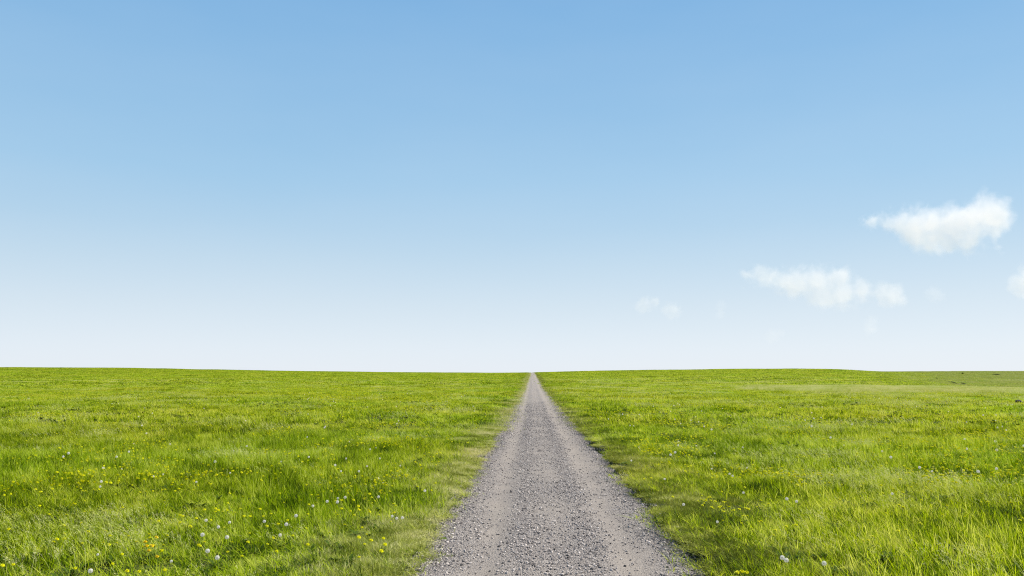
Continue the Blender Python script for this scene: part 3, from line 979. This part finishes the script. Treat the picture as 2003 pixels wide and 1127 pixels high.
# the rest of the yellow bloom, too many and too far to count
me_f = petal_meshes['yellow'][0]
fv = np.array([v.co[:] for v in me_f.vertices]); ff = [tuple(p.vertices) for p in me_f.polygons]
k = rng.random(len(rest_y))
hh = 0.16 + 0.10 * rng.random(len(rest_y))
pos = np.stack([rest_y[:, 0], rest_y[:, 1], ground_z(rest_y[:, 0], rest_y[:, 1]) + hh], 1)
rot = np.stack([rng.normal(0.3, 0.2, len(k)), rng.normal(0, 0.2, len(k)), rng.random(len(k)) * 6.28], 1)
sc = (0.85 + 0.4 * rng.random(len(k)))[:, None] * np.ones((1, 3)) * (1 + 0.5 * sstep(30, 80, rest_y[:, 1]))[:, None]
scatter('distant_dandelions', [(fv, ff, np.ones((len(fv), 4)))], [(pos, rot, sc)], M['yellow'],
        'drifts of tiny yellow dandelions in the meadow farther from the camera', 'dandelions')
# and the far white seed heads
cw = np.stack([(rng.random(1500) - 0.5), 15 + 60 * rng.random(1500)], 1); cw[:, 0] *= 1.3 * cw[:, 1]
d_, s_ = edge_dist(cw); cw = cw[d_ > 0.6]
cw = cw[rng.random(len(cw)) < 0.05 + 0.3 * sstep(0.55, 0.75, yellow_mask(cw))]
me_c = clock_meshes[0]
cv = np.array([v.co[:] for v in me_c.vertices]); cf = [tuple(p.vertices) for p in me_c.polygons]
pos = np.stack([cw[:, 0], cw[:, 1], ground_z(cw[:, 0], cw[:, 1]) + 0.17 + 0.08 * rng.random(len(cw))], 1)
rot = rng.normal(0, 0.3, (len(cw), 3)); sc = 1.0 + 0.4 * rng.random((len(cw), 1)) * np.ones((1, 3))
scatter('distant_dandelion_clocks', [(cv, cf, np.ones((len(cv), 4)))], [(pos, rot, sc)], M['pappus'],
        'scattered tiny white dandelion clocks farther out in the meadow', 'dandelions')

# ------------------------------------------------------------------ weeds on the verges and in the meadow
def weed_mesh(name, mat, n=16, L0=0.08, L1=0.2, seed=0, up=0.5):
    """rosette of toothed, arching dandelion leaves"""
    r_ = random.Random(seed)
    vs, fs = [], []
    for i in range(n):
        a_ = i * 2.4 + r_.uniform(-0.3, 0.3)
        L = r_.uniform(L0, L1); e0 = r_.uniform(0.25, 0.9) * up + 0.25
        ca, sa = math.cos(a_), math.sin(a_)
        x = z = 0.0; e = e0
        b = len(vs); seg = 9
        for j in range(seg + 1):
            t = j / seg
            w = L * 0.13 * math.sin(math.pi * min(1, t * 0.85 + 0.12)) ** 0.8 * (1.25 if j % 2 else 0.62) * (0 if j == seg else 1)
            for sg in (-1, 0, 1):
                vs.append((ca * x - sa * w * sg, sa * x + ca * w * sg, z + (0.12 * w if sg else 0.0)))
            x += math.cos(e) * L / seg; z += math.sin(e) * L / seg; e -= 1.5 / seg * r_.uniform(0.7, 1.2)
        for j in range(seg):
            for q in (0, 1):
                fs.append((b + j * 3 + q, b + j * 3 + q + 1, b + j * 3 + q + 4, b + j * 3 + q + 3))
    return mesh_np(name, vs, fs, [mat], True)
def weed(px, py, label, mat='leaf', scale=1.0, seed=0, cat='weed', blooms=0):
    root = bpy.data.objects.new('broadleaf_weed', None); COL.objects.link(root); root.empty_display_size = 0.1
    p = at(px, py, 0.0)
    root.location = (p.x, p.y, max(p.z, float(road_z(p.x, p.y))) - 0.005)
    root.rotation_euler = (0, 0, seed * 1.7); root.scale = (scale,) * 3
    link('leaves', weed_mesh('leaves', M[mat], 18, 0.08, 0.2, seed), root)
    if blooms:
        for b in range(blooms):
            v, f = stem_arrays(0.09, 0.002, 0.05 * math.cos(b * 2.2), 0.05 * math.sin(b * 2.2))
            st = link('stem', mesh_np('stem', v, f, [M['stem']], True), root)
            link('bud', mesh_np('bud', stone_mesh(1, b)[0] * 0.010, stone_mesh(1, b)[1], [M['leaf']], True), st, (0.05 * math.cos(b * 2.2), 0.05 * math.sin(b * 2.2), 0.09))
    tag(root, label, cat, 'broadleaf weeds along the track')
weed(868, 1065, 'small green weed at the left gravel edge, higher of two', 'leaf', 0.45, 1)
weed(825, 1098, 'small green weed at the left gravel edge, nearest the bottom', 'leaf', 0.5, 2)
weed(921, 930, 'small green tuft of weed on the left gravel edge beside a pale stone', 'leaf', 0.5, 3)
weed(831, 965, 'dark leafy weed with yellow blooms on the left verge', 'leaf_dark', 1.3, 4)
weed(1230, 907, 'pale green leafy weed standing out on the right verge', 'leaf', 1.25, 5, blooms=3)
weed(1215, 916, 'dark weed clump beside the pale leafy weed on the right verge', 'leaf_dark', 0.8, 6)
weed(1185, 886, 'dark weed clump at the right gravel edge, second one going away', 'leaf_dark', 0.9, 7)
weed(1166, 864, 'dark weed clump at the right gravel edge, farthest one', 'leaf_dark', 0.9, 8)
weed(1270, 972, 'dark weed clump at the right gravel edge in the middle of the verge', 'leaf_dark', 0.8, 9)
weed(1312, 1012, 'low dark weed at the right gravel edge below the middle of the verge', 'leaf_dark', 0.7, 10)
weed(1336, 1042, 'flat dark weed in the right verge near the bottom', 'leaf_dark', 0.8, 11)
weed(1262, 938, 'weed with two yellow blooms above it on the right verge', 'leaf', 0.9, 12)
weed(727, 1062, 'dark leafy weed ringed by yellow dandelions near the left verge', 'leaf_dark', 1.5, 13)
weed(322, 1088, 'dark leafy weed in the gap beside the orange-yellow dandelions', 'leaf_dark', 1.6, 14)
weed(430, 1002, 'dark leafy weed under the row of yellow dandelions in the left meadow', 'leaf_dark', 1.4, 15)
weed(480, 1020, 'dark leafy weed at the right end of the row of yellow dandelions', 'leaf_dark', 1.4, 16)

def herb_variant(seed):
    me_ = weed_mesh('herb', M['leaf_dark'], 26, 0.10, 0.26, seed, 1.3)
    v = np.array([q.co[:] for q in me_.vertices]); f = [tuple(q.vertices) for q in me_.polygons]
    return v, f, np.ones((len(v), 4))
hz = np.stack([he[:, 0], he[:, 1], ground_z(he[:, 0], he[:, 1])], 1)
hs = (0.4 + 0.35 * rng.random(len(he))) * (1 + 1.6 * sstep(14, 50, he[:, 1]))
hscl = np.stack([hs, hs, np.minimum(hs, 0.9)], 1)
hrot = np.zeros_like(hz); hrot[:, 2] = rng.random(len(he)) * 6.28
hk = rng.integers(0, 4, len(he))
scatter('meadow_herbs', [herb_variant(40 + q) for q in range(4)], [(hz[hk == q], hrot[hk == q], hscl[hk == q]) for q in range(4)], M['leaf_dark'],
        'dark low leafy herbs growing in clumps between the meadow grasses', 'herbs')

# ------------------------------------------------------------------ single stones on the track and a rock in the meadow
def single_stone(px, py, r, seed, label, stops, flat=0.6, zf=None):
    p = at(px, py, 0.0, lambda x, y: max(float(road_z(x, y)), float(ground_z(x, y))))
    v, f = stone_mesh(2, seed, flat)
    o = link('stone', mesh_np('stone', v * r, f, [stone_material('stone', stops)]), None, (p.x, p.y, p.z + r * flat * 0.45))
    o.rotation_euler = (0.1, -0.15, seed)
    tag(o, label, 'stone', 'single stones on the track')
DK = [(0.0, (0.035, 0.031, 0.03)), (1.0, (0.075, 0.066, 0.062))]
LT = [(0.0, (0.25, 0.23, 0.21)), (1.0, (0.34, 0.32, 0.29))]
single_stone(1000, 963, 0.026, 201, 'dark stone on the gravel left of the middle of the track', DK)
single_stone(1122, 1015, 0.032, 202, 'largest dark stone right of the middle of the track', DK, 0.5)
single_stone(1133, 1013, 0.022, 203, 'dark stone touching the largest dark stone on the track', DK, 0.5)
single_stone(1040, 1033, 0.020, 204, 'dark stone in the middle of the track with pale gravel round it', DK, 0.5)
single_stone(1038, 1081, 0.022, 205, 'dark stone low in the middle of the track near the bottom', DK, 0.5)
single_stone(1210, 957, 0.022, 206, 'dark stone in the right wheel track', DK, 0.5)
single_stone(903, 1106, 0.022, 207, 'dark stone near the left edge of the track at the bottom', DK, 0.5)
single_stone(921, 936, 0.035, 208, 'pale stone on the left edge of the track', LT, 0.7)
single_stone(1068, 985, 0.018, 209, 'small dark stone up the middle of the track', DK, 0.5)

p = at(1993, 790, 0.0)
rk = bpy.data.objects.new('rock', None); COL.objects.link(rk); rk.location = (p.x, p.y, p.z - 0.03); rk.scale = (0.85,) * 3
v, f = stone_mesh(2, 301, 0.7)
link('rock_face', mesh_np('rock_face', v * np.array([0.27, 0.2, 0.22]), f, [stone_material('dark_rock', [(0.0, (0.02, 0.018, 0.016)), (1.0, (0.05, 0.045, 0.04))])]), rk, (-0.05, 0, 0.20))
v, f = stone_mesh(2, 302, 0.6)
link('pale_slab', mesh_np('pale_slab', v * np.array([0.15, 0.12, 0.09]), f, [stone_material('pale_rock', [(0.0, (0.2, 0.18, 0.14)), (1.0, (0.28, 0.25, 0.2))])]), rk, (0.17, -0.12, 0.2))
tag(rk, 'small dark rock in the grass below the pale ridge at the right edge', 'rock')

# ------------------------------------------------------------------ marks on the hill beyond the dip: slipped turf banks and a bush
M['soil'] = flat_mat('bare_soil', (0.045, 0.05, 0.018), 0.0, 0.95, 0.35, 0.6)
M['chalk'] = flat_mat('pale_bank_soil', (0.2, 0.2, 0.1), 0.0, 0.95, 0.25, 0.6)
def bank(pts, width, rise, label, pale=None):
    """a low scarp following the slope: broken soil face with a turf lip"""
    P = [at(x, y, 0.0) for x, y in pts]
    root = bpy.data.objects.new('eroded_bank', None); COL.objects.link(root); root.location = P[0]
    def strip(path, w, h, mat, nm, z0=0.0):
        vs, fs = [], []
        n = 24
        for i in range(n + 1):
            t = i / n * (len(path) - 1); j = min(int(t), len(path) - 2)
            c = path[j].lerp(path[j + 1], t - j)
            k = math.sin(math.pi * (0.06 + 0.88 * i / n)) ** 0.6 * random.uniform(0.65, 1.2)
            c.z = float(ground_z(c.x, c.y))
            for a_, b in ((-0.5 * w, -0.1), (-0.2 * w, h * k), (0.25 * w, h * k * 0.9), (0.6 * w, -0.1)):
                gz = float(ground_z(c.x, c.y + a_ * k))
                vs.append((c.x - P[0].x, c.y + a_ * k - P[0].y, gz + b + z0 - P[0].z))
        for i in range(n):
            for q in range(3):
                fs.append((i * 4 + q, (i + 1) * 4 + q, (i + 1) * 4 + q + 1, i * 4 + q + 1))
        return link(nm, mesh_np(nm, vs, fs, [mat]), root)
    strip(P, width, rise, M['soil'], 'soil_face')
    if pale:
        strip([at(x, y, 0.0) for x, y in pale], width * 0.6, rise * 0.6, M['chalk'], 'pale_soil')
    tag(root, label, 'bank', 'slipped turf banks on the far hill')
bank([(1852, 746.5), (1872, 751)], 2.2, 0.55, 'dark slanting turf bank with a pale foot on the hill at right', [(1870, 752.5), (1893, 753.5)])
bank([(1876, 749.5), (1893, 753)], 1.8, 0.45, 'short dark turf bank continuing the slanting bank on the hill at right')
bank([(1939, 732.5), (1957, 734)], 2.2, 0.6, 'dark level turf bank high on the hill near the right edge')
bank([(1730, 739.5), (1742, 743)], 1.6, 0.4, 'faint dark turf bank leftmost on the right-hand hill')
bank([(1828, 740), (1836, 741.5)], 1.6, 0.4, 'short faint turf bank in the middle of the right-hand hill')
bank([(1966, 757.8), (1975, 758.2)], 1.5, 0.35, 'small dark turf bank low on the hill just above the pale ridge')

p = at(1883, 731.8, 0.0)
bush = bpy.data.objects.new('bush', None); COL.objects.link(bush); bush.location = p; bush.scale = (0.62,) * 3
n_l = 900
dv = rng.normal(0, 1, (n_l, 3)); dv /= np.linalg.norm(dv, axis=1, keepdims=True)
c = dv * (rng.random((n_l, 1)) ** 0.4) * np.array([1.0, 0.9, 0.75]) * (0.8 + 0.35 * rng.random((n_l, 1))) + np.array([0, 0, 0.85])
e1 = rng.normal(0, 0.12, (n_l, 3)); e2 = rng.normal(0, 0.12, (n_l, 3))
q = np.stack([c - e1, c - e2, c + e1, c + e2], 1).reshape(-1, 3)
link('foliage', mesh_np('foliage', q, (np.arange(n_l) * 4)[:, None] + np.array([[0, 1, 2, 3]]), [M['leaf_dark']]), bush)
v, f = stem_arrays(0.8, 0.08, 0.05, 0.0)
link('trunk', mesh_np('trunk', v, f, [M['soil']], True), bush)
tag(bush, 'tiny dark round bush on the skyline hill at right', 'bush')

# ------------------------------------------------------------------ clouds (outside the pasture, kilometres away)
def cloud(dist, blobs, dens, label, seed=0, nscale=1.0, amp=0.66):
    """blobs: (px, py, radius px) in the photograph -> real spheres of vapour at that distance"""
    C0 = Vector((0, 0, CAM_H)) + ray(*blobs[0][:2]).normalized() * dist
    r_ = random.Random(seed)
    S = []
    for px, py, rp in blobs:
        d = ray(px, py).normalized()
        rad = rp / F_PX * dist
        c = Vector((0, 0, CAM_H)) + d * (dist + r_.uniform(-0.4, 0.4) * rad)
        S.append((c - C0, rad))
    bm = bmesh.new()
    for c, rad in S:
        bmesh.ops.create_icosphere(bm, subdivisions=3, radius=rad * 1.25, matrix=Matrix.Translation(c))
    me = bpy.data.meshes.new('cloud'); bm.to_mesh(me); bm.free()
    rmax = max(r for _, r in S)
    m, n, l = new_mat('cloud_vapour')
    tc = n.new('ShaderNodeTexCoord'); P = tc.outputs['Object']
    nz = noise(n, l, P, 1.5 / rmax * nscale, 6.0, 0.62, 0.4)
    wz = noise(n, l, P, 1.1 / rmax, 4.0, 0.6)
    wv_ = n.new('ShaderNodeVectorMath'); wv_.operation = 'MULTIPLY_ADD'
    l.new(wz.outputs['Color'], wv_.inputs[0])
    wv_.inputs[1].default_value = (rmax * 1.5,) * 3; wv_.inputs[2].default_value = (-rmax * 0.75,) * 3
    wa = n.new('ShaderNodeVectorMath'); wa.operation = 'ADD'
    l.new(P, wa.inputs[0]); l.new(wv_.outputs[0], wa.inputs[1])
    PW = wa.outputs[0]
    f = None
    for c, rad in S:
        vm = n.new('ShaderNodeVectorMath'); vm.operation = 'DISTANCE'
        l.new(PW, vm.inputs[0]); vm.inputs[1].default_value = c
        k = math_n(n, l, 'MULTIPLY_ADD', vm.outputs['Value'], -1.0 / rad, 1.0)
        k = math_n(n, l, 'MULTIPLY', k, (rad / rmax) ** 0.35)
        f = k if f is None else math_n(n, l, 'SMOOTH_MAX', f, k, 0.25)
    f = math_n(n, l, 'MULTIPLY_ADD', math_n(n, l, 'SUBTRACT', nz.outputs[0], 0.56), amp * 2.2, f)
    mr = n.new('ShaderNodeMapRange'); mr.interpolation_type = 'SMOOTHSTEP'
    mr.inputs['From Min'].default_value = 0.0; mr.inputs['From Max'].default_value = 0.6
    mr.inputs['To Min'].default_value = 0.0; mr.inputs['To Max'].default_value = dens
    l.new(f, mr.inputs['Value'])
    vol = n.new('ShaderNodeVolumePrincipled')
    vol.inputs['Color'].default_value = (0.955, 0.885, 0.835, 1)
    vol.inputs['Anisotropy'].default_value = 0.1
    l.new(mr.outputs[0], vol.inputs['Density'])
    out = n.new('ShaderNodeOutputMaterial'); l.new(vol.outputs[0], out.inputs['Volume'])
    m.cycles.volume_step_rate = 0.35
    m.cycles.volume_sampling = 'DISTANCE'
    me.materials.append(m)
    o = link('cloud', me, None, C0)
    rm = o.modifiers.new('hull', 'REMESH'); rm.mode = 'VOXEL'; rm.voxel_size = min(r for _, r in S) * 0.22
    tag(o, label, 'cloud', 'small white clouds low in the sky', 'thing')
cloud(4200, [(1830, 440, 42), (1690, 434, 12), (1708, 432, 18), (1732, 431, 25), (1762, 430, 32), (1795, 443, 44), (1870, 438, 46), (1905, 432, 44), (1942, 412, 38), (1952, 438, 32), (1954, 468, 18), (1951, 490, 11), (1895, 468, 32), (1805, 466, 30), (1850, 472, 32)],
      0.0056, 'largest white cloud, upper right, rising to a blunt right end', 1)
cloud(5200, [(1600, 552, 40), (1466, 543, 20), (1488, 541, 25), (1515, 545, 32), (1555, 552, 40), (1645, 545, 34), (1650, 574, 36), (1690, 573, 29), (1722, 575, 25), (1750, 578, 27), (1620, 580, 32), (1765, 585, 18)],
      0.0031, 'long ragged white cloud in the middle of the right-hand sky', 2)
cloud(5000, [(2012, 549, 30), (1997, 556, 20), (2030, 540, 36)], 0.0045, 'white cloud cut off by the right edge of the picture', 3)
cloud(6000, [(1262, 595, 22), (1282, 592, 18), (1250, 598, 14)], 0.0018, 'faint cloud wisp farthest left, low in the sky', 4)
cloud(6000, [(1318, 607, 21), (1305, 603, 16)], 0.0018, 'faint rounded cloud wisp just right of the leftmost wisp', 5)
cloud(6000, [(1828, 573, 18), (1838, 580, 13)], 0.0014, 'faint small cloud wisp between the ragged cloud and the right edge', 6)
cloud(6000, [(1706, 628, 15), (1703, 643, 16)], 0.0014, 'faint upright cloud wisp under the right end of the ragged cloud', 7)
cloud(6000, [(1411, 597, 15), (1410, 614, 14)], 0.0009, 'very faint upright cloud wisp left of the ragged cloud', 8)
cloud(6000, [(1512, 656, 18), (1526, 652, 14)], 0.0008, 'very faint cloud wisp lowest over the horizon at right', 9)
